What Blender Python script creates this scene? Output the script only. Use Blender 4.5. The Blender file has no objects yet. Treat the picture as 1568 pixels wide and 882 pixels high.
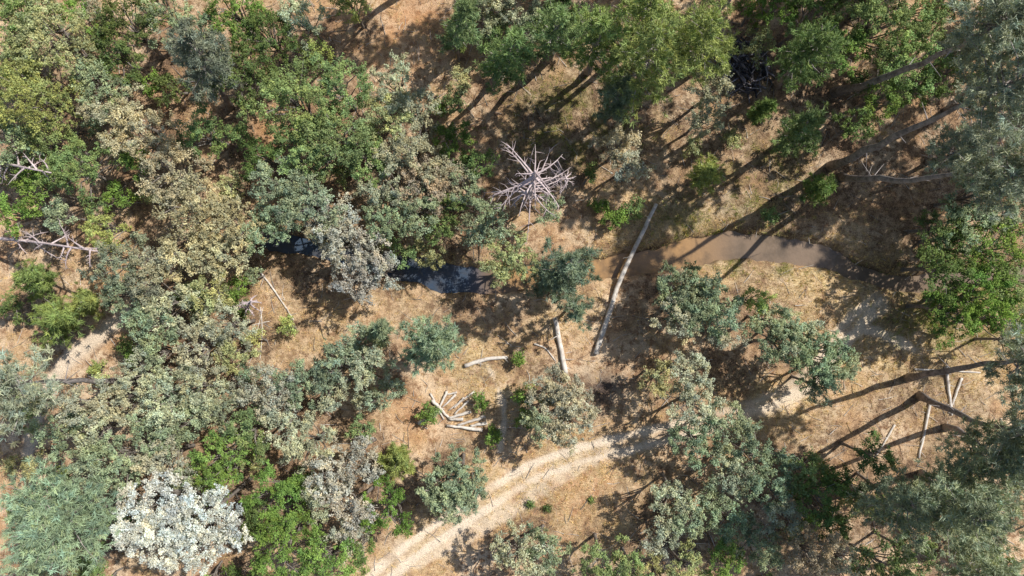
import bpy, math, numpy as np
from mathutils import Vector
rng=np.random.default_rng(7)
S=0.0574; CH=60.0; U0=784; V0=441
def P(u,v,h=0.0):
    k=S*(CH-h)/CH
    return np.array([(u-U0)*k,(V0-v)*k,h])
_tab=rng.random((8,256,256))
def vn(x,y,sc,seed=0):
    x=np.asarray(x,float)/sc+seed*17.3+500;y=np.asarray(y,float)/sc+seed*9.1+500
    xi=np.floor(x).astype(int);yi=np.floor(y).astype(int);fx=x-xi;fy=y-yi
    fx=fx*fx*(3-2*fx);fy=fy*fy*(3-2*fy);t=_tab[seed%8]
    a=t[xi%256,yi%256];b=t[(xi+1)%256,yi%256];c=t[xi%256,(yi+1)%256];d=t[(xi+1)%256,(yi+1)%256]
    return (a*(1-fx)+b*fx)*(1-fy)+(c*(1-fx)+d*fx)*fy
def fbm(x,y,sc,seed=0,o=4):
    r=0;a=1;s=0
    for i in range(o):
        r=r+a*vn(x,y,sc/2**i,seed+i);s+=a;a*=.55
    return r/s
def ss(a,b,x):
    t=np.clip((x-a)/(b-a),0,1);return t*t*(3-2*t)
def pdist(x,y,pl):
    best=np.full(np.shape(x),1e9);val=np.zeros(np.shape(x));side=np.zeros(np.shape(x))
    for (a,b) in zip(pl[:-1],pl[1:]):
        dx,dy=b[0]-a[0],b[1]-a[1];L=dx*dx+dy*dy
        t=np.clip(((x-a[0])*dx+(y-a[1])*dy)/L,0,1)
        d=np.hypot(x-a[0]-t*dx,y-a[1]-t*dy);m=d<best
        best=np.where(m,d,best);val=np.where(m,a[2]+(b[2]-a[2])*t,val)
        side=np.where(m,np.sign((x-a[0])*dy-(y-a[1])*dx),side)
    return best,val,side
def smooth_pl(pl,n=6):
    pl=np.array(pl,float);out=[]
    for i in range(len(pl)-1):
        p0=pl[max(i-1,0)];p1=pl[i];p2=pl[i+1];p3=pl[min(i+2,len(pl)-1)]
        for k in range(n):
            t=k/n
            out.append(.5*((2*p1)+(-p0+p2)*t+(2*p0-5*p1+4*p2-p3)*t*t+(-p0+3*p1-3*p2+p3)*t**3))
    out.append(pl[-1]);return np.array(out)
def W(l): return [((u-U0)*S,(V0-v)*S,w*S) for u,v,w in l]
CREEK=smooth_pl(W([(395,364,4),(430,373,7),(470,380,8),(540,394,8),(600,407,11),(660,420,15),(710,429,15),(760,431,11),(820,424,10),(880,416,10),(930,410,11),(980,403,12),(1030,393,13),(1080,382,15),(1130,377,15),(1180,379,13),(1230,387,11),(1275,397,9),(1330,420,5),(1390,434,6),(1440,430,14),(1500,425,10),(1600,420,8),(1700,410,8)]),4)
TR1=smooth_pl(W([(540,925,22),(600,868,22),(650,830,22),(700,797,21),(760,757,20),(820,722,19),(880,700,16),(935,684,15),(1000,668,12),(1080,648,12),(1150,628,12),(1215,600,12),(1260,560,10),(1300,505,10),(1345,465,9)]),4)
TR2=smooth_pl(W([(640,862,10),(720,820,13),(790,778,15),(860,730,15),(935,690,14)]),4)
FOOT=[smooth_pl(W(l),4) for l in ([(745,560,5),(765,600,5),(772,640,5),(765,690,5)],[(40,700,12),(70,600,14),(110,545,16),(170,500,14),(200,470,8)],[(1290,520,9),(1335,505,11),(1400,535,8)],[(1300,525,8),(1325,485,10),(1350,460,7)],[(1145,632,10),(1180,622,11),(1220,600,11)])]
def height(x,y):
    h=(fbm(x,y,14,1,3)-.5)*.9+(fbm(x,y,1.3,3,3)-.5)*.22
    d,w,sd=pdist(x,y,CREEK)
    d=d+(fbm(x,y,1.8,5,4)-.5)*.9
    h=h*(.25+.75*ss(1,5,d))
    h=h-.95*(1-ss(w*.6,w*1.4+.45,d))-.35*(1-ss(w,w+3.0,d))
    h=h+.45*ss(w*1.2,w*1.2+1.2,d)*(1-ss(2.5,7,d))*(sd<0)*(fbm(x,y,3,2,2))
    d2,w2,_=pdist(x,y,TR1); r=np.abs(d2-.66)
    h=h-.07*(1-ss(.1,.38,r))*(d2<2)
    return h
def hz(x,y): return float(height(np.array([x]),np.array([y]))[0])
def mkmesh(name,V,F,mi=None,mats=(),attrs={},smooth=None):
    me=bpy.data.meshes.new(name)
    me.vertices.add(len(V));me.vertices.foreach_set('co',np.ascontiguousarray(V,dtype=np.float32).ravel())
    me.loops.add(F.size);me.loops.foreach_set('vertex_index',F.astype(np.int32).ravel())
    me.polygons.add(len(F));me.polygons.foreach_set('loop_start',np.arange(len(F),dtype=np.int32)*4)
    if mi is not None: me.polygons.foreach_set('material_index',mi.astype(np.int32))
    if smooth is not None: me.polygons.foreach_set('use_smooth',smooth)
    for m in mats: me.materials.append(m)
    me.update(calc_edges=True)
    for k,a in attrs.items():
        at=me.attributes.new(k,'FLOAT','POINT');at.data.foreach_set('value',np.ascontiguousarray(a,dtype=np.float32))
    return me
def mkobj(name,me,col=None,loc=None):
    o=bpy.data.objects.new(name,me);bpy.context.scene.collection.objects.link(o)
    if col is not None:o.color=(*col,1)
    if loc is not None:o.location=loc
    return o
class Geo:
    def __init__(s): s.V=[];s.F=[];s.M=[];s.T=[];s.H=[];s.n=0;s.S=[]
    def add(s,V,F,m,tint,hue,sm):
        s.V.append(V);s.F.append(F+s.n);s.M.append(np.full(len(F),m));s.n+=len(V)
        s.T.append(np.broadcast_to(tint,(len(V),)));s.H.append(np.broadcast_to(hue,(len(V),)));s.S.append(np.full(len(F),sm))
    def mesh(s,name,mats,center=None):
        V=np.concatenate(s.V)
        if center is not None: V=V-center
        return mkmesh(name,V,np.concatenate(s.F),np.concatenate(s.M),mats,{'tint':np.concatenate(s.T),'hue':np.concatenate(s.H)},np.concatenate(s.S))
def nrm(a): return a/np.maximum(np.linalg.norm(a,axis=-1,keepdims=True),1e-9)
def tube(g,pts,rad,n=6,m=0,tint=1.,hue=.5,rough=0.):
    pts=np.array(pts,float);rad=np.array(rad,float);k=len(pts)
    t=nrm(np.gradient(pts,axis=0));ref=np.array([.31,.17,.93]) if abs(t[0,2])<.85 else np.array([1.,.1,0])
    a=nrm(np.cross(t,ref));b=np.cross(t,a);an=np.linspace(0,2*np.pi,n,endpoint=False)
    rr=rad[:,None]*(1+rough*(rng.random((k,n))-.5))
    V=(pts[:,None]+a[:,None]*(np.cos(an)[None,:,None]*rr[...,None])+b[:,None]*(np.sin(an)[None,:,None]*rr[...,None])).reshape(-1,3)
    i=np.arange(k-1)[:,None]*n;j=np.arange(n)[None];j2=(j+1)%n
    F=np.stack([i+j,i+j2,i+n+j2,i+n+j],-1).reshape(-1,4)
    if n==6:
        o=(k-1)*n;F=np.concatenate([F,[[o,o+1,o+2,o+3],[o,o+3,o+4,o+5],[3,2,1,0],[5,4,3,0]]])
    if n==8:
        o=(k-1)*n;F=np.concatenate([F,[[o,o+1,o+2,o+3],[o,o+3,o+4,o+7],[o+4,o+5,o+6,o+7],[3,2,1,0],[7,4,3,0],[7,6,5,4]]])
    g.add(V,F,m,tint,hue,n>3)
def quads(g,c,n,s,asp,m,tint,hue,t=None):
    N=len(c)
    if t is None: t=nrm(np.cross(n,rng.normal(size=(N,3))))
    else: t=nrm(t)
    b=nrm(np.cross(n,t));s=np.broadcast_to(s,(N,))[:,None]
    V=np.stack([c-t*s,c+b*s*asp,c+t*s,c-b*s*asp],1).reshape(-1,3)
    g.add(V,np.arange(4*N).reshape(-1,4),m,np.repeat(np.broadcast_to(tint,(N,)),4),np.repeat(np.broadcast_to(hue,(N,)),4),False)
def blades(g,c,d,L,w,m,tint,hue):
    N=len(c);d=nrm(d);s=nrm(np.cross(d,rng.normal(size=(N,3))));L=np.broadcast_to(L,(N,))[:,None];w=np.broadcast_to(w,(N,))[:,None]
    V=np.stack([c-s*w,c+s*w,c+d*L+s*w*.35,c+d*L-s*w*.35],1).reshape(-1,3)
    g.add(V,np.arange(4*N).reshape(-1,4),m,np.repeat(np.broadcast_to(tint,(N,)),4),np.repeat(np.broadcast_to(hue,(N,)),4),False)
def newmat(name):
    m=bpy.data.materials.new(name);m.use_nodes=True;nt=m.node_tree;b=nt.nodes['Principled BSDF'];return m,nt,b
def nd(nt,t,**k):
    n=nt.nodes.new(t)
    for a,v in k.items(): setattr(n,a,v)
    return n
def mix(nt,f,a,b,bt='MIX'):
    n=nt.nodes.new('ShaderNodeMix');n.data_type='RGBA';n.blend_type=bt;n.clamp_factor=True
    for s,v in ((n.inputs[0],f),(n.inputs[6],a),(n.inputs[7],b)):
        if isinstance(v,bpy.types.NodeSocket): nt.links.new(v,s)
        elif isinstance(v,tuple): s.default_value=(*v,1) if len(v)==3 else v
        else: s.default_value=v
    return n.outputs[2]
def math_(nt,op,a,b=0.,cl=False):
    n=nt.nodes.new('ShaderNodeMath');n.operation=op;n.use_clamp=cl
    for s,v in ((n.inputs[0],a),(n.inputs[1],b)):
        if isinstance(v,bpy.types.NodeSocket): nt.links.new(v,s)
        else: s.default_value=v
    return n.outputs[0]
def attr(nt,k): return nd(nt,'ShaderNodeAttribute',attribute_name=k).outputs['Fac']
def noise(nt,sc,det=4,rough=.6,vec=None):
    n=nd(nt,'ShaderNodeTexNoise');n.inputs['Scale'].default_value=sc;n.inputs['Detail'].default_value=det;n.inputs['Roughness'].default_value=rough
    if vec is not None: nt.links.new(vec,n.inputs['Vector'])
    return n.outputs['Fac']
def ramp(nt,f,a,b):
    n=nd(nt,'ShaderNodeMapRange');n.inputs[1].default_value=a;n.inputs[2].default_value=b;nt.links.new(f,n.inputs[0]);return n.outputs[0]
def leafmat(name,trans=.25):
    m,nt,b=newmat(name);nt.nodes.remove(b)
    oi=nd(nt,'ShaderNodeObjectInfo').outputs['Color']
    hue=attr(nt,'hue');tint=attr(nt,'tint')
    c=mix(nt,hue,(.84,.96,1.0),(1.18,1.06,.8))
    c=mix(nt,1.,oi,c,'MULTIPLY')
    tc=nd(nt,'ShaderNodeCombineColor')
    for i in range(3): nt.links.new(tint,tc.inputs[i])
    c=mix(nt,1.,c,tc.outputs[0],'MULTIPLY')
    df=nd(nt,'ShaderNodeBsdfDiffuse');nt.links.new(c,df.inputs[0])
    tr=nd(nt,'ShaderNodeBsdfTranslucent');c2=mix(nt,1.,c,(1.1,1.2,.6),'MULTIPLY');nt.links.new(c2,tr.inputs[0])
    mx=nd(nt,'ShaderNodeMixShader');mx.inputs[0].default_value=trans
    nt.links.new(df.outputs[0],mx.inputs[1]);nt.links.new(tr.outputs[0],mx.inputs[2]);nt.links.new(mx.outputs[0],nt.nodes['Material Output'].inputs[0])
    return m
LEAF=leafmat('foliage',.16);NEED=leafmat('needles',.13)
def barkmat(name,a,b_,sc=3):
    m,nt,b=newmat(name)
    tc=nd(nt,'ShaderNodeTexCoord').outputs['Object'];n=noise(nt,sc,5,.7,tc);c=mix(nt,ramp(nt,n,.35,.65),a,b_)
    t=attr(nt,'tint');cc=nd(nt,'ShaderNodeCombineColor')
    for i in range(3): nt.links.new(t,cc.inputs[i])
    c=mix(nt,1.,c,cc.outputs[0],'MULTIPLY')
    nt.links.new(c,b.inputs['Base Color']);b.inputs['Roughness'].default_value=.9
    bp=nd(nt,'ShaderNodeBump');bp.inputs['Strength'].default_value=.6;bp.inputs['Distance'].default_value=.05
    nt.links.new(noise(nt,sc*4,4,.7,tc),bp.inputs['Height']);nt.links.new(bp.outputs[0],b.inputs['Normal'])
    return m
BARK=barkmat('oak_bark',(.28,.25,.22),(.12,.10,.085));PBARK=barkmat('pine_bark',(.36,.32,.30),(.12,.10,.095),2)
DEAD=barkmat('weathered_dead_wood',(.74,.62,.60),(.42,.32,.32),2.5);LOGM=barkmat('fallen_log_wood',(.84,.78,.70),(.50,.43,.37),2)
CHAR=barkmat('burnt_wood',(.12,.11,.12),(.04,.035,.04),3)
TREES=[]
def broad(name,u,v,rpx,col,h=None,dens=1.0,sx=1.,sy=1.,rot=0.):
    R0=rpx*S
    if h is None: h=4.0+R0*1.15
    hc=h-R0*.55
    c=P(u,v,hc);R=R0*(CH-hc)/CH
    gz=hz(c[0],c[1]);base=np.array([c[0]+rng.normal()*.3,c[1]+rng.normal()*.3,gz-.15])
    g=Geo()
    nl=int(9+R*R*1.6);lob=[]
    ph=rng.random()*6.28;am=rng.uniform(.06,.22);kk=rng.integers(2,5)
    for i in range(nl):
        a=i*2.399+rng.normal()*.4+ph;q=np.sqrt((i+.5)/nl)
        lr=R*rng.uniform(.12,.28)
        rr=q*(R-lr*.4)*(1+am*np.sin(kk*a+ph))
        z=hc+(1-(rr/R)**2)*R*.55-lr*.4+rng.normal()*R*.17
        x0=rr*np.cos(a)*sx;y0=rr*np.sin(a)*sy
        lob.append((c[0]+x0*np.cos(rot)-y0*np.sin(rot),c[1]+x0*np.sin(rot)+y0*np.cos(rot),max(z,gz+lr*.5),lr))
    lob=np.array(lob)
    C=[];CR=[];CO=[];CT=[];CH_=[]
    for L in lob:
        m=max(6,int(26*L[3]**2))
        d=nrm(rng.normal(size=(m,3))+np.array([0,0,.35]));rad=L[3]*(rng.random(m)**.45)*rng.uniform(.8,1.55,m)
        C.append(L[:3]+d*rad[:,None]*np.array([1,1,.8]));CR.append(rng.uniform(.14,.4,m));CO.append(d)
        CT.append(np.full(m,rng.uniform(.78,1.18)));CH_.append(np.full(m,rng.normal(.5,.13)))
    C=np.concatenate(C);CR=np.concatenate(CR);CO=np.concatenate(CO);CT=np.concatenate(CT);CH_=np.concatenate(CH_)
    N=int(950*R*R*dens*sx*sy)+300
    w=CR**2;w/=w.sum();idx=rng.choice(len(C),N,p=w)
    dd=rng.normal(size=(N,3));d=nrm(dd+CO[idx]*.5+np.array([0,0,.3]))
    al=rng.random(N)
    pos=C[idx]+CO[idx]*(CR[idx]*(al*1.8-.65))[:,None]+dd*(CR[idx]*(.45-.2*al))[:,None]*np.array([1,1,.7])
    n=nrm(d*.65+rng.normal(size=(N,3))*.5+np.array([0,0,.55]))
    ct=rng.uniform(.7,1.3,len(C))*CT;chue=np.clip(rng.normal(0,.16,len(C))+CH_,0,1)
    tint=ct[idx]*rng.uniform(.72,1.28,N);hue=np.clip(chue[idx]+rng.normal(0,.15,N),0,1)
    quads(g,pos,n,rng.uniform(.045,.092,N),.62,1,tint,hue)
    top=np.array([c[0],c[1],hc]);mid=base+(top-base)*.55+rng.normal(size=3)*.15
    r0=.06+.045*R
    tube(g,[base,base+(mid-base)*.12,mid,top],[r0*1.5,r0,r0*.8,r0*.45],6,0)
    for L in lob[rng.permutation(nl)[:min(nl,20)]]:
        s=base+(top-base)*rng.uniform(.4,.85);e=L[:3]+np.array([0,0,L[3]*.4]);m1=(s+e)/2+rng.normal(size=3)*.2+np.array([0,0,.15*R])
        tube(g,[s,m1,e],[r0*.45,r0*.28,.02],4,0,1.3)
    me=g.mesh(name,[BARK,LEAF],base);o=mkobj(name,me,col,base)
    TREES.append((c[0],c[1],R,o));return o
def pine(name,b,t,H,rpx,col,start=.45,nb=46,bow=0.,dens=1.,up=.25,tuft=.36,droop=0.,bt=1.):
    bs=P(*b,0);tp=P(*t,H);bs[2]=hz(bs[0],bs[1])-.2
    R=rpx*S*(CH-H*.85)/CH
    g=Geo();k=12;ts=np.linspace(0,1,k);pts=bs+(tp-bs)*ts[:,None]
    off=np.array([-(tp-bs)[1],(tp-bs)[0],0]);off=off/max(np.linalg.norm(off),.1)
    pts=pts+off*(bow*np.sin(np.pi*ts))[:,None]+rng.normal(size=(k,3))*.08*np.array([1,1,0])
    r0=.06+.0125*H
    tube(g,pts,r0*np.array([1.35]+list(1-.85*ts[1:])),8,0,bt,.5,.12)
    for i in range(5 if start>.3 else 0):
        f=rng.uniform(.2,start);s=np.array([np.interp(f,ts,pts[:,j]) for j in range(3)]);d=nrm(rng.normal(size=3)*np.array([1,1,.3]))
        tube(g,[s,s+d*.6,s+d*rng.uniform(.9,1.8)],[.05,.035,.012],4,0,1.4)
    TC=[];TD=[];TT=[]
    for i in range(nb):
        f=start+(1-start)*((i+rng.random())/nb)**.9
        s=np.array([np.interp(f,ts,pts[:,j]) for j in range(3)])
        q=(f-start)/(1-start)
        L=R*(min(1,.55+q*1.6)*(1-q**1.8)*.9+.16)*rng.uniform(.55,1.22)
        a=i*2.399+rng.normal()*.35
        dr=np.array([np.cos(a),np.sin(a),up+q*.8-droop])
        e=s+nrm(dr)*L;m1=s+(e-s)*.5+np.array([0,0,-.08*L])+rng.normal(size=3)*.05*L
        tube(g,[s,m1,e],[r0*.26*(1.1-q)+.015,.03,.01],4,0,1.6)
        nt=max(4,int(L*6.0*dens))
        w=rng.uniform(.3,1.03,nt)
        pc=s+(e-s)*w[:,None];pc[:,2]-=.08*L*4*w*(1-w)
        pc=pc+rng.normal(size=(nt,3))*((.12+.3*(1-np.abs(w-.7)))*L*.3)[:,None]*np.array([1,1,.45])
        TC.append(pc);TD.append(nrm(pc-s));TT.append(np.full(nt,rng.uniform(.78,1.15)))
    TC=np.concatenate(TC);TD=np.concatenate(TD);TT=np.concatenate(TT);nn=22
    N=len(TC)*nn;idx=np.repeat(np.arange(len(TC)),nn)
    d=nrm(rng.normal(size=(N,3))+TD[idx]*.6+np.array([0,0,.4]))
    tt=rng.uniform(.65,1.35,len(TC))*TT;hh=np.clip(rng.normal(.5,.22,len(TC)),0,1)
    blades(g,TC[idx]+rng.normal(size=(N,3))*.06,d,rng.uniform(.55,1.1,N)*tuft,.027,1,tt[idx]*rng.uniform(.8,1.2,N),hh[idx])
    me=g.mesh(name,[PBARK,NEED],bs);o=mkobj(name,me,col,bs);TREES.append((bs[0],bs[1],R*.7,o));return o
BR=(.25,.335,.145); LM=(.38,.43,.155); OL=(.41,.425,.225); BG=(.31,.37,.25); GY=(.455,.46,.35); TN=(.54,.50,.34)
TB=(.48,.42,.32); DK=(.15,.21,.08); SV=(.66,.67,.69); LG=(.19,.29,.08); GL=(.50,.49,.45)
def oak(*a,**k): return broad('oak_tree',*a,**k)
def jit(c,s=.1):
    k=rng.uniform(1-s,1+s);return tuple(float(min(.8,x*k*rng.uniform(1-s*.4,1+s*.4))) for x in c)
L=[(60,150,62,LM),(30,95,50,OL),(95,65,55,OL),(60,25,45,OL),(15,30,45,BR),(150,135,42,BG),(25,215,42,BG),(130,262,50,BR),(178,180,42,TN),(225,215,48,TN),(262,262,52,TN),(300,320,52,TN),
(350,345,45,TN),(320,375,38,TN),(318,212,40,BR),(372,112,50,DK),(410,60,45,DK),(360,20,45,LG),(462,35,36,GY),(540,12,26,LM),(480,80,22,LM),(405,245,34,DK),(200,40,48,DK),(180,85,40,DK),(250,20,36,BG),(300,60,38,BG),
(455,160,62,BR),(520,140,52,BR),(515,210,55,BR),(470,220,45,BR),(605,135,42,GY),(635,165,40,GY),(590,185,40,OL),(695,215,32,LG),(632,235,50,TB),(650,285,45,TB),(600,290,45,GY),(565,250,34,BR),(690,275,30,TB),
(430,285,42,BG),(475,310,48,BG),(430,335,35,BG),(645,325,38,BG),(590,335,34,BG),(505,330,36,GL),(530,370,40,GL),(560,395,38,GL),(545,430,32,GL),(580,415,30,GL),(500,365,28,GY),
(160,350,30,LM),(190,400,40,BG),(235,420,42,GY),(185,450,30,BG),(325,452,32,OL),(265,465,38,GY),(235,500,38,BG),(350,500,38,GY),(310,535,40,GY),(360,540,28,OL),(245,540,30,BG),(280,395,34,TN),(340,400,30,TN),(395,355,28,BG),(80,220,36,BR),(95,330,26,BG),
(60,290,32,LG),(20,330,28,LG),(215,250,25,LG),(215,575,36,GY),(260,615,45,GY),(310,590,42,GY),(250,655,40,BG),(330,625,35,BG),(140,620,42,GY),(95,660,40,BG),(150,660,36,GY),(190,620,34,GY),(290,640,34,BG),
(185,700,48,BG),(250,700,42,GY),(140,730,38,BG),(290,745,32,BG),(345,700,42,LG),(420,755,42,LG),(330,740,30,LG),(385,660,36,BR),(420,600,42,GY),(455,585,34,BG),(380,600,28,GY),(440,650,36,GY),(475,680,40,GY),
(505,730,38,GL),(540,780,38,GL),(545,700,36,GL),(490,770,30,GY),(540,820,30,GY),(430,840,48,LG),(500,860,46,LG),(590,782,38,LG),(545,850,25,DK),(450,800,30,LG),(395,790,26,DK),
(520,560,42,BG),(560,560,38,GY),(590,600,26,BG),(505,595,30,GY),(540,525,26,BG),(680,745,38,BG),(705,725,36,BG),(690,770,32,BG),(720,755,26,BG),
(845,600,36,GY),(868,640,40,GY),(835,645,30,BG),(870,605,30,GY),(785,395,38,OL),(760,415,26,OL),(755,345,32,BG),(715,295,36,BG),(735,250,26,DK),(690,320,26,DK),(840,320,22,BG),(670,350,24,DK),(725,350,24,BG),
(945,225,34,TB),(965,255,28,GY),(1090,140,38,GY),(1080,180,28,GY),(735,20,38,BG),(820,40,30,BG),(770,10,32,GY),(860,20,34,DK),(700,60,22,DK),
(1040,440,40,BG),(1085,475,46,BG),(1040,480,38,GY),(1100,505,32,GY),(1060,460,42,BG),(1155,460,22,LM),(1190,520,42,BG),(1245,545,44,BG),(1215,515,36,GY),(1275,560,34,BG),(1260,595,24,BG),(1180,490,24,GY),
(1050,570,32,GY),(1010,580,24,OL),(1060,620,42,GY),(1110,655,44,BG),(1065,675,40,BG),(1155,700,42,BG),(1120,720,36,GY),(1180,740,42,BG),(1195,785,40,GY),(1030,760,32,GY),(1060,790,34,BG),(1025,810,26,GY),(1120,800,34,BG),(1000,830,20,GY),(1090,760,28,BG),
(1160,830,38,BG),(795,850,44,GY),(835,840,36,BG),(925,858,42,BR),(1050,868,32,OL),(1110,862,34,LG),(1255,760,44,DK),(1225,720,34,BR),(1245,850,48,TB),(1275,800,30,DK),(970,880,30,BR),
(1470,350,42,BG),(1510,385,50,LG),(1440,410,46,DK),(1490,460,52,LG),(1545,440,42,BR),(1450,475,42,LG),(1530,490,38,LG),(1550,340,45,BG),(1440,350,35,DK),(1335,45,50,BR),(1290,75,38,LG),
(1380,100,48,BR),(1420,60,42,BR),(1240,30,38,DK),(1190,10,30,LG),(1350,150,34,LG),(1420,130,30,DK),(1310,20,40,BR),(1400,15,38,BR),(1230,100,26,DK),(1310,190,26,DK),(1340,700,34,DK),(1350,860,42,BR),(1290,860,30,GY),(1490,300,40,BG),(1555,525,30,GY),(1010,880,30,OL),(1400,850,36,BR),(1300,740,26,DK),(1365,760,30,BG)]
for u,v,r,c in L:
    mid_=(980<u<1320 and 400<v<615) or (800<u<900 and 580<v<660) or (660<u<740 and v>700)
    oak(u,v,r*(1.12 if u<600 or (u>1150 and v<500) or mid_ else 1.04),jit(c,.13),dens=1.3 if mid_ else 1.)
for u,v,r in ((215,785,44),(265,760,46),(320,785,46),(240,830,44),(300,835,46),(350,820,32),(200,820,28),(270,800,40)): broad('silver_leaved_tree',u,v,r,jit(SV,.05),h=9.5,dens=1.1)
pn=lambda *a,**k: pine('gray_pine_tree',*a,**k)
PL=(.40,.44,.36)
pn((1275,255),(1615,95),25,95,PL,start=.8,bow=.7,nb=46)
pn((1290,272),(1600,262),22,96,PL,start=.8,bow=-1.2,nb=46)
pn((1280,140),(1570,15),24,90,PL,start=.8,bow=.6,nb=46)
pn((1425,250),(1510,215),12,68,PL,start=.35,nb=46,dens=.85)
pn((1450,170),(1545,120),11,46,PL,start=.35,nb=32,dens=.8)
pn((1440,90),(1530,50),11,46,PL,start=.35,nb=32,dens=.7)
pn((1390,580),(1640,545),20,80,PL,start=.68,bow=-.5)
pn((1410,606),(1660,665),21,110,PL,start=.68,bow=.8)
pn((205,585),(-25,600),18,75,PL,start=.66,bow=1.0)
pn((150,765),(50,820),22,105,(.33,.43,.31),start=.4,nb=80,dens=1.2)
pn((655,520),(670,535),13,56,(.34,.43,.31),start=.4,nb=50,dens=1.4)
pine('pine_tree',(960,160),(1015,45),21,88,(.37,.43,.17),start=.35,nb=60,dens=1.0)
pine('pine_tree',(900,110),(925,30),18,60,(.29,.38,.15),start=.35,nb=48,dens=1.05)
pine('pine_tree',(1060,110),(1090,30),20,74,(.37,.43,.17),start=.35,nb=52,dens=1.0)
pine('pine_tree',(970,70),(1000,-10),20,70,(.35,.42,.16),start=.35,nb=50,dens=1.05)
pine('pine_tree',(930,175),(958,125),12,42,(.28,.34,.24),start=.3,dens=1.3)
pine('pine_tree',(862,425),(874,398),14,66,(.24,.30,.225),start=.2,nb=30,dens=1.4)
pine('pine_tree',(842,430),(845,430),8,40,(.24,.30,.225),start=.25,nb=24,dens=1.4)
pine('pine_tree',(875,470),(888,480),8,32,(.25,.31,.23),start=.3,nb=20)
pn((1410,725),(1500,800),21,112,(.36,.41,.30),start=.4,nb=80,dens=1.1)
pn((1302,745),(1420,775),18,72,(.33,.38,.28),start=.6,bow=.8,nb=44)
pn((1450,650),(1560,720),18,80,(.36,.41,.31),start=.55,nb=50)
pn((1440,850),(1540,900),20,85,(.36,.41,.30),start=.45,nb=55)
pine('pine_tree',(1072,275),(1088,262),8,34,LM,start=.15)
pine('pine_tree',(1248,290),(1256,285),6,28,(.20,.28,.10),start=.1)
pine('pine_tree',(352,165),(285,45),18,60,(.26,.29,.24),start=.4,nb=55)
pine('pine_tree',(752,128),(795,60),16,54,(.24,.34,.15),start=.4,nb=50)
pine('pine_tree',(700,70),(712,10),17,44,(.23,.31,.16),start=.4,nb=44)
pine('pine_tree',(840,90),(862,20),19,50,(.25,.34,.16),start=.4,nb=50)
pine('pine_tree',(578,515),(585,500),10,28,BG,start=.15)
pine('pine_tree',(608,705),(612,698),6,38,LM,start=.1)
pine('pine_tree',(100,490),(85,490),8,46,(.30,.38,.14),start=.15,nb=50)
pine('pine_tree',(70,430),(45,425),8,38,(.27,.35,.13),start=.15)
pine('pine_tree',(130,470),(140,462),6,30,LM,start=.15)
pine('pine_tree',(1215,215),(1240,185),14,50,(.19,.26,.12),start=.3)
pine('pine_tree',(1190,130),(1265,55),20,60,(.20,.28,.12),start=.5,nb=55)
pine('pine_tree',(1150,180),(1180,160),7,20,(.2,.28,.1),start=.2)
nvis=len(TREES)
for u,v,r,c in ((735,615,12,LG),(755,669,14,LG),(655,634,14,LG),(794,549,10,LG),(803,606,16,LG),(805,640,14,LG),(940,332,20,LG),(918,316,12,LG),(970,322,17,BR),(148,563,10,LM),(443,498,14,LM),(665,632,8,BR),(1240,800,14,LG),(20,470,22,DK),(370,470,16,DK),(1190,225,16,BR),(1120,215,14,OL),(1060,225,14,OL),(905,265,12,DK),(1180,330,12,BR)):
    broad('shrub',u,v,r,jit(c),h=.6+r*S*1.3,dens=1.3)
taken=np.array([(u,v,r) for u,v,r,c in L])
cnt=0
for i in range(3000):
    u=rng.uniform(-20,1590);v=rng.uniform(-20,900)
    dense=(u<420 and v<340) or (u<420 and v>580) or (u<560 and v>640) or (u>1130 and v>720) or (u>1150 and v<130) or (420<u<720 and 120<v<390) or (150<u<400 and 400<v<700) or (690<u<900 and v<60) or (480<u<620 and 520<v<620)
    if not dense or (380<u<520 and v<130) or (230<u<400 and 140<v<190): continue
    dd=np.hypot(taken[:,0]-u,taken[:,1]-v)-taken[:,2]*.6
    if dd.min()<8: continue
    r=rng.uniform(12,27);broad('shrub',u,v,r,jit([DK,BR,LG,BG,GY,OL][rng.integers(6)],.2),h=1+r*S*1.8);taken=np.vstack([taken,(u,v,r)]);cnt+=1
    if cnt>100: break
for u,v in ((812,772),(838,778),(905,765)): broad('weed_plant',u,v,rng.uniform(1.5,2.6),jit(DK,.2),h=.25,dens=.1)
src=[t for t in TREES[:nvis] if t[2]>2.3]
def link(o_,x,y,k,rot):
    o=bpy.data.objects.new(o_.name.split('.')[0],o_.data);bpy.context.scene.collection.objects.link(o)
    o.color=o_.color;o.location=(x,y,-.2);o.rotation_euler=(0,0,rot);o.scale=(k,k,k)
for i in range(130):
    for _ in range(20):
        x=rng.uniform(-85,85);y=rng.uniform(-60,65)
        if abs(x)>51 or abs(y)>31: break
    if abs(x)<=51 and abs(y)<=31: continue
    if 45<x<65 and 0<y<12: continue
    s=src[rng.integers(len(src))][3];link(s,x,y,rng.uniform(.85,1.2),rng.random()*6.28 if 'gray_pine' not in s.name else 0.)
tall=[t[3] for t in TREES[:nvis] if t[3].name.startswith('pine_tree') and t[2]>1.6]
for u,v in ((870,-25),(930,-60),(1000,-30),(1060,-70),(1130,-20),(1190,-60),(1250,-25),(1330,-50),(1400,-20),(1470,-40),(1550,-30),(1600,40),(1640,110),(1595,160),(1660,220),(1500,-90),(1620,250),(1290,-110),(760,-30),(640,-25)):
    q=P(u,v);link(tall[rng.integers(len(tall))],q[0],q[1],rng.uniform(1.0,1.3),rng.random()*6.28)
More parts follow.
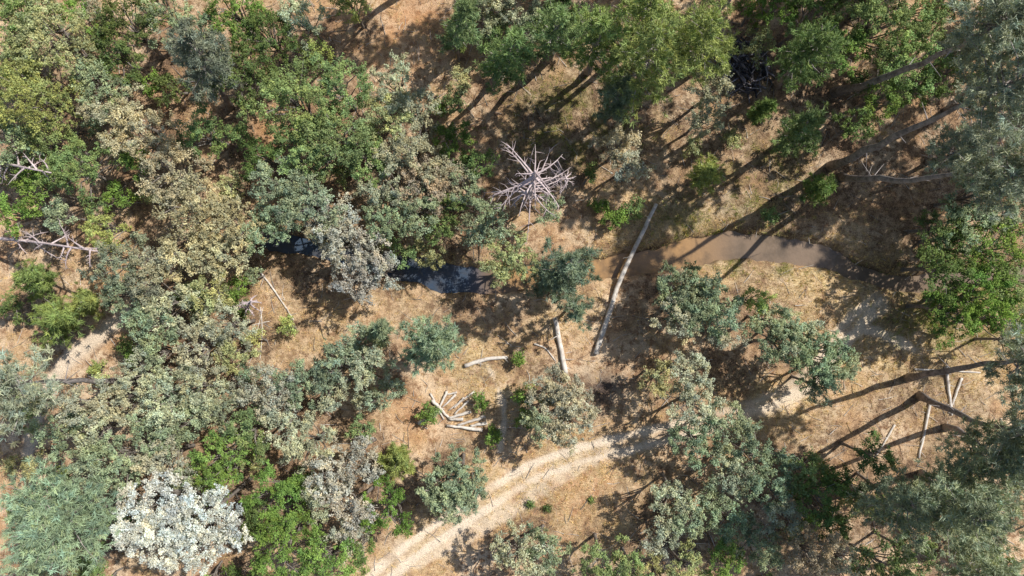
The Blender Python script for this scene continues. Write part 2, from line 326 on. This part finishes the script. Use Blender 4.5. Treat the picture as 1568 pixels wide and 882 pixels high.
def snag(name,b,t,H,rpx,nb,r0=.3,droop=.1,start=.3):
    bs=P(*b,0);bs[2]=hz(bs[0],bs[1])-.2;tp=P(*t,H);R=rpx*S*(CH-H*.8)/CH;g=Geo()
    ts=np.linspace(0,1,6);pts=bs+(tp-bs)*ts[:,None]+rng.normal(size=(6,3))*.05
    tube(g,pts,r0*(1.2-.95*ts),6,0,1.,.5,.15)
    for i in range(nb):
        f=start+(.98-start)*(i+rng.random())/nb;s=bs+(tp-bs)*f;q=(f-start)/(1-start);a=i*2.399+rng.normal()*.3
        Lb=R*rng.uniform(.4,1.15)*(1-.35*q);z=rng.uniform(-.15,.35)-droop
        d=np.array([np.cos(a),np.sin(a),z]);n=np.array([-np.sin(a),np.cos(a),0]);c=rng.normal()*.25
        pp=[s+d*Lb*w+n*c*Lb*w*w+np.array([0,0,-.22*Lb*w*w]) for w in (0,.25,.5,.75,1)]
        tube(g,pp,[.09,.07,.05,.035,.012],5,0,rng.uniform(.75,1.15))
        for j in range(rng.integers(3,8)):
            w=rng.uniform(.3,.97);p=np.array([np.interp(w,(0,.25,.5,.75,1),[z_[k] for z_ in pp]) for k in range(3)])
            e=p+nrm(d*.8+n*rng.choice([-1,1])*rng.uniform(.5,1)+rng.normal(size=3)*.3)*Lb*rng.uniform(.12,.33)
            tube(g,[p,(p+e)/2+rng.normal(size=3)*.05,e],[.03,.02,.008],4,0,rng.uniform(.75,1.1))
    return mkobj(name,g.mesh(name,[DEAD],bs),None,bs)
snag('dead_tree',(808,312),(820,262),16,84,32,start=.35)
snag('dead_tree',(370,480),(385,460),7,26,14,.08)
snag('dead_tree',(850,270),(870,275),9,30,16,.08)
snag('leaning_dead_tree',(-90,355),(148,383),8.5,48,16,.2,start=.45)
snag('leaning_dead_tree',(-90,225),(80,265),8.5,45,12,.2,start=.45)
def logobj(name,pl,r,r2=None,mat=None,stubs=0,z0=0.):
    r2=r2 or r*.6;g=Geo();pts=np.array([((u-U0)*S,(V0-v)*S) for u,v in pl])
    sp=smooth_pl(np.c_[pts,np.zeros(len(pts))],4)[:,:2] if len(pts)>2 else np.linspace(pts[0],pts[1],9)
    z=height(sp[:,0],sp[:,1]);k=len(sp)
    ln=np.linspace(max(z[0],z[:3].mean()),max(z[-1],z[-3:].mean()),k)
    zz=np.maximum(z,ln)+np.linspace(r,r2,k)*.75+z0
    P3=np.c_[sp,zz]+rng.normal(size=(k,3))*r*.12
    tube(g,P3,np.linspace(r,r2,k),8 if stubs else 6,0,1,.5,.15)
    if stubs:
        for i in range(stubs):
            w=rng.integers(1,k-1);d=nrm(P3[w]-P3[w-1]);n=nrm(np.cross(d,rng.normal(size=3))*np.array([1,1,.4])+d*.6);n[2]=abs(n[2])
            tube(g,[P3[w],P3[w]+n*.35,P3[w]+n*rng.uniform(.5,1.1)],[r*.3,r*.2,.015],4,0,.95)
    return mkobj(name,g.mesh(name,[mat or LOGM],None))
logobj('fallen_log',[(1003,313),(980,362),(950,425),(930,485),(911,540)],.17,.26,stubs=7)
logobj('fallen_log',[(849,486),(857,525),(866,570)],.22,.22,stubs=3)
logobj('fallen_log',[(712,560),(745,550),(777,547)],.2,.14,stubs=2)
logobj('fallen_branch',[(818,527),(835,533),(850,552)],.09,.05)
logobj('fallen_branch',[(392,408),(420,445),(450,490)],.09,.06,stubs=4)
logobj('fallen_branch',[(398,470),(401,505),(398,552)],.05,.03,stubs=4)
logobj('fallen_branch',[(390,520),(402,470)],.04,.03);logobj('fallen_branch',[(385,498),(412,492)],.04,.03)
for l,r in (([(1447,560),(1456,636)],.15),([(1471,578),(1452,632)],.12),([(1424,614),(1405,700)],.13),([(1400,565),(1500,570)],.09),([(1370,650),(1340,700)],.09),([(1530,640),(1533,665)],.08)):
    logobj('fallen_log',l,r,r*.7,stubs=3)
for l in ([(657,600),(676,642)],[(683,600),(668,634)],[(694,603),(676,628)],[(726,602),(688,627)],[(724,630),(688,640)],[(708,610),(697,622)],[(740,656),(683,651)],[(715,640),(690,641)],[(640,650),(668,636)],[(664,612),(690,640)],[(742,640),(700,646)],[(720,612),(695,632)],[(700,600),(686,606)],[(745,646),(720,650)]):
    a_=np.array(l,float)+rng.normal(size=(2,2))*2
    logobj('cut_log',[tuple(q) for q in a_],rng.uniform(.09,.18),z0=rng.uniform(0,.12))
def pile(name,u,v,R,n,mat,lmax,r=(.04,.11),hh=.9):
    g=Geo();c=P(u,v)
    for i in range(n):
        a=rng.random()*6.28;q=np.sqrt(rng.random())*R;x=c[0]+q*np.cos(a);y=c[1]+q*np.sin(a);z=hz(x,y)+.05+rng.random()*hh*(1-(q/R)**2)
        b=rng.random()*3.14;Lh=rng.uniform(.3,1)*lmax/2;d=np.array([np.cos(b)*Lh,np.sin(b)*Lh,rng.normal()*.15*Lh]);p=np.array([x,y,z]);rr=rng.uniform(*r)
        tube(g,[p-d,p+rng.normal(size=3)*.06,p+d],[rr,rr*.8,rr*.5],5,0,rng.choice([.6,1.2,2.5,5.5],p=[.25,.35,.2,.2]))
    mkobj(name,g.mesh(name,[mat]))
pile('brush_pile',1140,102,2.3,150,CHAR,2.2)
def axis(a,step,far):
    core=np.arange(-a,a+step/2,step);o=[];x=a;s=step
    while x<far: s*=1.35;x+=s;o.append(x)
    o=np.array(o);return np.concatenate([-o[::-1],core,o])
xs=axis(57,.2,900);ys=axis(35,.2,900);X,Y=np.meshgrid(xs,ys,indexing='ij');x=X.ravel();y=Y.ravel()
z=height(x,y)
def masks(x,y):
    wob=(fbm(x,y,1.6,2,3)-.5);brk=.5+.5*ss(.35,.6,fbm(x,y,2.4,5,4))
    p=np.zeros(len(x))
    d,w,_=pdist(x,y,TR1);p=np.maximum(p,((1-ss(w*.8,w*1.25,d+wob*.9))*.3+.8*(1-ss(.16,.5,np.abs(d-.66)+wob*.3)))*brk)
    d,w,_=pdist(x,y,TR2);p=np.maximum(p,(1-ss(w*.5,w*1.1,d+wob*.9))*.6*brk)
    for f in FOOT: d,w,_=pdist(x,y,f);p=np.maximum(p,(1-ss(w*.3,w*1.2,d+wob*.7))*.85)
    p=np.clip(p,0,1)
    litter_shade=np.zeros(len(x))
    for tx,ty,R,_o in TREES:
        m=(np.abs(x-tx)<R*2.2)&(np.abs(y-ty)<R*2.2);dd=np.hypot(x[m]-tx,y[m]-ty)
        litter_shade[m]=np.maximum(litter_shade[m],np.exp(-(dd/(R*1.0))**2)*.9)
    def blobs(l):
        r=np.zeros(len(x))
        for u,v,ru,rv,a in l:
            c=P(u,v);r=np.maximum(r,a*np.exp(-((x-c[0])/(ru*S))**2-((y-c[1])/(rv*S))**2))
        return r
    litter_shade=np.maximum(litter_shade,blobs([(860,160,170,120,1.),(1200,260,190,130,.9),(1420,300,160,140,.95),(1100,560,70,60,.6),(480,430,60,40,.7),(780,520,50,60,.6),(330,130,120,120,.6),(980,720,50,70,.4),(700,480,80,30,.6),(1250,150,150,80,.95),(670,385,80,22,.9)]))  # blobs paint shaded zones and tree shadows into the leaf-litter mask
    litter_shade=np.clip(litter_shade*1.1+(fbm(x,y,3,4,4)-.5)*1.6*(litter_shade>.02),0,1)
    gold=blobs([(1340,500,150,110,1),(1180,610,90,50,1),(980,370,90,50,.9),(1230,430,120,40,.8),(860,760,170,110,.8),(740,560,80,90,.8),(420,510,60,60,.6),(960,300,60,50,.7),(640,460,120,50,.6),(620,850,90,60,.7),(860,470,60,50,.8),(1480,620,80,60,.7),(720,130,60,60,.5)])
    gold=np.clip(gold+(fbm(x,y,4,6,4)-.42)*1.5,0,1)
    gr=blobs([(1210,410,100,14,.7),(1150,280,70,60,.45),(1050,340,60,40,.4),(1470,470,90,60,.7),(1140,395,40,8,1.),(880,190,90,60,.5),(1090,360,90,12,.6)]);gr=np.clip(gr*(.1+1.6*ss(.3,.65,fbm(x,y,1.5,0,3))),0,1)
    d,w,sd=pdist(x,y,CREEK);wet=np.clip((1-ss(w*1.0+.1,w*1.3+.3,d+wob*.9))+.5*(sd<0)*(1-ss(w*1.2+.4,w*1.2+1.6,d+wob*1.4)),0,1)
    red=np.clip(blobs([(860,770,120,50,1),(650,40,120,50,.9),(640,640,40,50,.5),(420,200,60,40,.8),(280,150,60,40,.6),(900,740,60,60,.9),(1200,590,60,30,.5)])*(.3+1.2*fbm(x,y,2.5,3,3)),0,1)
    ash_dark_patch=blobs([(925,592,38,26,.85),(1140,105,46,42,.85)])*np.clip(fbm(x,y,1.0,2,3)*2,0,1)  # blackened ground: ash at the brush pile, plus a separate dark patch
    return p,litter_shade,gold,gr,wet,red,ash_dark_patch
p,litter_shade,gold,gr,wet,red,ash_dark_patch=masks(x,y)
nx,ny=len(xs),len(ys);i,j=np.meshgrid(np.arange(nx-1),np.arange(ny-1),indexing='ij');a=(i*ny+j).ravel();F=np.stack([a,a+ny,a+ny+1,a+1],-1)
GM,nt,b=newmat('dry_ground')
tc=nd(nt,'ShaderNodeTexCoord').outputs['Object']
mp=nd(nt,'ShaderNodeMapping');nt.links.new(tc,mp.inputs[0]);mp.inputs['Rotation'].default_value=(0,0,.6);mp.inputs['Scale'].default_value=(.45,1.6,1)
n1=noise(nt,.35,6,.65,tc);n2=noise(nt,1.6,6,.75,tc);n3=noise(nt,7,4,.78,tc);n4=noise(nt,.9,5,.7,tc);n5=noise(nt,5,5,.75,mp.outputs[0])
c=mix(nt,ramp(nt,n1,.40,.60),(.60,.37,.20),(.86,.65,.44))
c=mix(nt,ramp(nt,n2,.49,.59),c,(.36,.21,.12))
c=mix(nt,math_(nt,'MULTIPLY',attr(nt,'red'),.6),c,(.66,.31,.13))
straw=mix(nt,ramp(nt,n5,.38,.62),(.46,.30,.14),(.98,.77,.45))
c=mix(nt,math_(nt,'MULTIPLY',attr(nt,'gold'),ramp(nt,n4,.38,.54)),c,straw)
c=mix(nt,math_(nt,'MULTIPLY',attr(nt,'litter_painted_shade'),ramp(nt,n2,.30,.55)),c,mix(nt,ramp(nt,n3,.4,.6),(.10,.065,.042),(.28,.18,.115)))  # leaf-litter browns, also used as painted shade on open ground
c=mix(nt,math_(nt,'MULTIPLY',attr(nt,'path'),ramp(nt,n2,.1,.4)),c,(.92,.76,.58))
c=mix(nt,math_(nt,'MULTIPLY',attr(nt,'green'),ramp(nt,n3,.3,.6)),c,(.24,.24,.07))
c=mix(nt,attr(nt,'wet'),c,mix(nt,ramp(nt,n3,.4,.6),(.10,.065,.04),(.22,.15,.09)))
c=mix(nt,attr(nt,'ash_dark_patch'),c,(.06,.055,.06))
sp=nd(nt,'ShaderNodeMapRange');nt.links.new(noise(nt,14,3,.8,tc),sp.inputs[0]);sp.inputs[1].default_value=.35;sp.inputs[2].default_value=.65;sp.inputs[3].default_value=.55;sp.inputs[4].default_value=1.25
cc=nd(nt,'ShaderNodeCombineColor')
for k in range(3): nt.links.new(sp.outputs[0],cc.inputs[k])
c=mix(nt,1.,c,cc.outputs[0],'MULTIPLY')
nt.links.new(c,b.inputs['Base Color']);b.inputs['Roughness'].default_value=.95;b.inputs['Specular IOR Level'].default_value=.15
bp=nd(nt,'ShaderNodeBump');bp.inputs['Strength'].default_value=.9;bp.inputs['Distance'].default_value=.12
nt.links.new(math_(nt,'ADD',n3,math_(nt,'MULTIPLY',n2,.8)),bp.inputs['Height']);nt.links.new(bp.outputs[0],b.inputs['Normal'])
V=np.c_[x,y,z];pf=p[F].max(1)>.03
def sub(F,name):
    u,inv=np.unique(F,return_inverse=True);F2=inv.reshape(F.shape)
    me=mkmesh(name,V[u],F2,None,[GM],{'path':p[u],'litter_painted_shade':litter_shade[u],'gold':gold[u],'green':gr[u],'wet':wet[u],'red':red[u],'ash_dark_patch':ash_dark_patch[u]},np.ones(len(F2),bool));mkobj(name,me)
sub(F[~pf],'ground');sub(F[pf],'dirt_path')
WM,nt,b=newmat('muddy_water_painted_light')
tc=nd(nt,'ShaderNodeTexCoord').outputs['Object'];sx=nd(nt,'ShaderNodeSeparateXYZ');nt.links.new(tc,sx.inputs[0])
c=mix(nt,ramp(nt,sx.outputs[0],-4,0),(.055,.08,.12),(.42,.25,.115))  # left stretch: sky reflection painted into the water colour, then muddy brown
c=mix(nt,ramp(nt,sx.outputs[0],15,20),c,(.24,.175,.125))  # right stretch darkened: tree shade and reflection painted into the brown
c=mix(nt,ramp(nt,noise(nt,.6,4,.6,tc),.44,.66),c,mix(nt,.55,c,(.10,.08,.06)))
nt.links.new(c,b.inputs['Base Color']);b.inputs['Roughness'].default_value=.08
bp=nd(nt,'ShaderNodeBump');bp.inputs['Strength'].default_value=.4;bp.inputs['Distance'].default_value=.06;nt.links.new(noise(nt,4,3,.5,tc),bp.inputs['Height']);nt.links.new(bp.outputs[0],b.inputs['Normal'])
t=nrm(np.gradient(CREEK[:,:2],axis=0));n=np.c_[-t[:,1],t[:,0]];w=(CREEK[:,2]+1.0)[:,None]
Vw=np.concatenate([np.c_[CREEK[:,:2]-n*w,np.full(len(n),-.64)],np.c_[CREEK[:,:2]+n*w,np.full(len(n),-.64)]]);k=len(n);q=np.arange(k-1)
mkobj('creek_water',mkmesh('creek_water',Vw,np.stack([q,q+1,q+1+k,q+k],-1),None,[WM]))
def scatter(n): return rng.uniform(-48,48,n),rng.uniform(-28,28,n)
gx,gy=scatter(85000);pm=masks(gx,gy);zz=height(gx,gy)
keep=(rng.random(len(gx))<(.05+.9*pm[2])*(1-pm[1]*.8)*(1-np.clip(pm[0]*1.4,0,1))+.5*(pm[4]>.05))&(zz>-.5)
def grass(name,gx,gy,zz,nb,L,col,w=.017,flat=1.0):
    g=Geo();idx=np.repeat(np.arange(len(gx)),nb);N=len(idx)
    d=rng.normal(size=(N,3))*flat+np.array([0,0,.8]);d[:,2]=np.abs(d[:,2])+.05
    tt=rng.uniform(.55,1.2,len(gx))
    cpos=np.c_[gx,gy,zz-.02][idx]+rng.normal(size=(N,3))*np.array([.07,.07,0])
    blades(g,cpos,d,rng.uniform(.4,1,N)*L,w,0,tt[idx]*rng.uniform(.8,1.2,N),rng.random(N));mkobj(name,g.mesh(name,[LEAF]),col)
grass('dry_grass',gx[keep],gy[keep],zz[keep],6,.36,(.80,.61,.34))
k2=(rng.random(len(gx))<pm[3]*.9)&(zz>-.58)
grass('green_grass',gx[k2],gy[k2],zz[k2],9,.35,(.36,.40,.11))
lx,ly=scatter(110000);pm=masks(lx,ly);k3=(rng.random(len(lx))<.05+.75*pm[1])&(pm[4]<.3)&(pm[0]<.3);lx=lx[k3];ly=ly[k3]
g=Geo();N=len(lx);quads(g,np.c_[lx,ly,height(lx,ly)+.03],nrm(rng.normal(size=(N,3))*.35+np.array([0,0,1])),rng.uniform(.03,.08,N),.6,0,rng.uniform(.3,2.0,N),rng.random(N))
mkobj('leaf_litter',g.mesh('leaf_litter',[LEAF]),(.30,.20,.13))
g=Geo();sx_,sy_=scatter(2400);sz_=height(sx_,sy_)
for xx,yy,zq in zip(sx_,sy_,sz_+.05):
    a=rng.random()*3.14;Lh=rng.uniform(.2,.9);d=np.array([np.cos(a),np.sin(a),0])*Lh;p0=np.array([xx,yy,zq]);r=rng.uniform(.012,.035)
    if zq<-.4: continue
    tube(g,[p0-d,p0+rng.normal(size=3)*.06,p0+d],[r,r*.8,r*.4],4,0,rng.uniform(.3,1.1))
mkobj('scattered_twigs',g.mesh('scattered_twigs',[LOGM]))
el=math.radians(50);az=math.radians(56)
sd=Vector((math.sin(az)*math.cos(el),math.cos(az)*math.cos(el),math.sin(el)))
sl=bpy.data.lights.new('sun','SUN');sl.energy=5;sl.angle=math.radians(.53);sl.color=(1,.96,.89)
so=bpy.data.objects.new('sun',sl);bpy.context.scene.collection.objects.link(so);so.rotation_euler=(-sd).to_track_quat('-Z','Y').to_euler();so.location=(40,30,60)
w=bpy.data.worlds.new('World');bpy.context.scene.world=w;w.use_nodes=True;nt=w.node_tree
sk=nt.nodes.new('ShaderNodeTexSky');sk.sky_type='NISHITA';sk.sun_disc=False;sk.sun_elevation=el;sk.sun_rotation=az
nt.links.new(sk.outputs[0],nt.nodes['Background'].inputs[0]);nt.nodes['Background'].inputs[1].default_value=.105
cd=bpy.data.cameras.new('camera');cd.lens=24;cd.sensor_width=36;cd.clip_end=3000
co=bpy.data.objects.new('camera',cd);co.location=(0,0,CH);co.rotation_euler=(0,0,0);bpy.context.scene.collection.objects.link(co)
sc=bpy.context.scene;sc.camera=co;sc.view_settings.view_transform='Standard';sc.view_settings.look='None';sc.view_settings.exposure=0
print('TREES',len(TREES),'objs',len(bpy.data.objects))
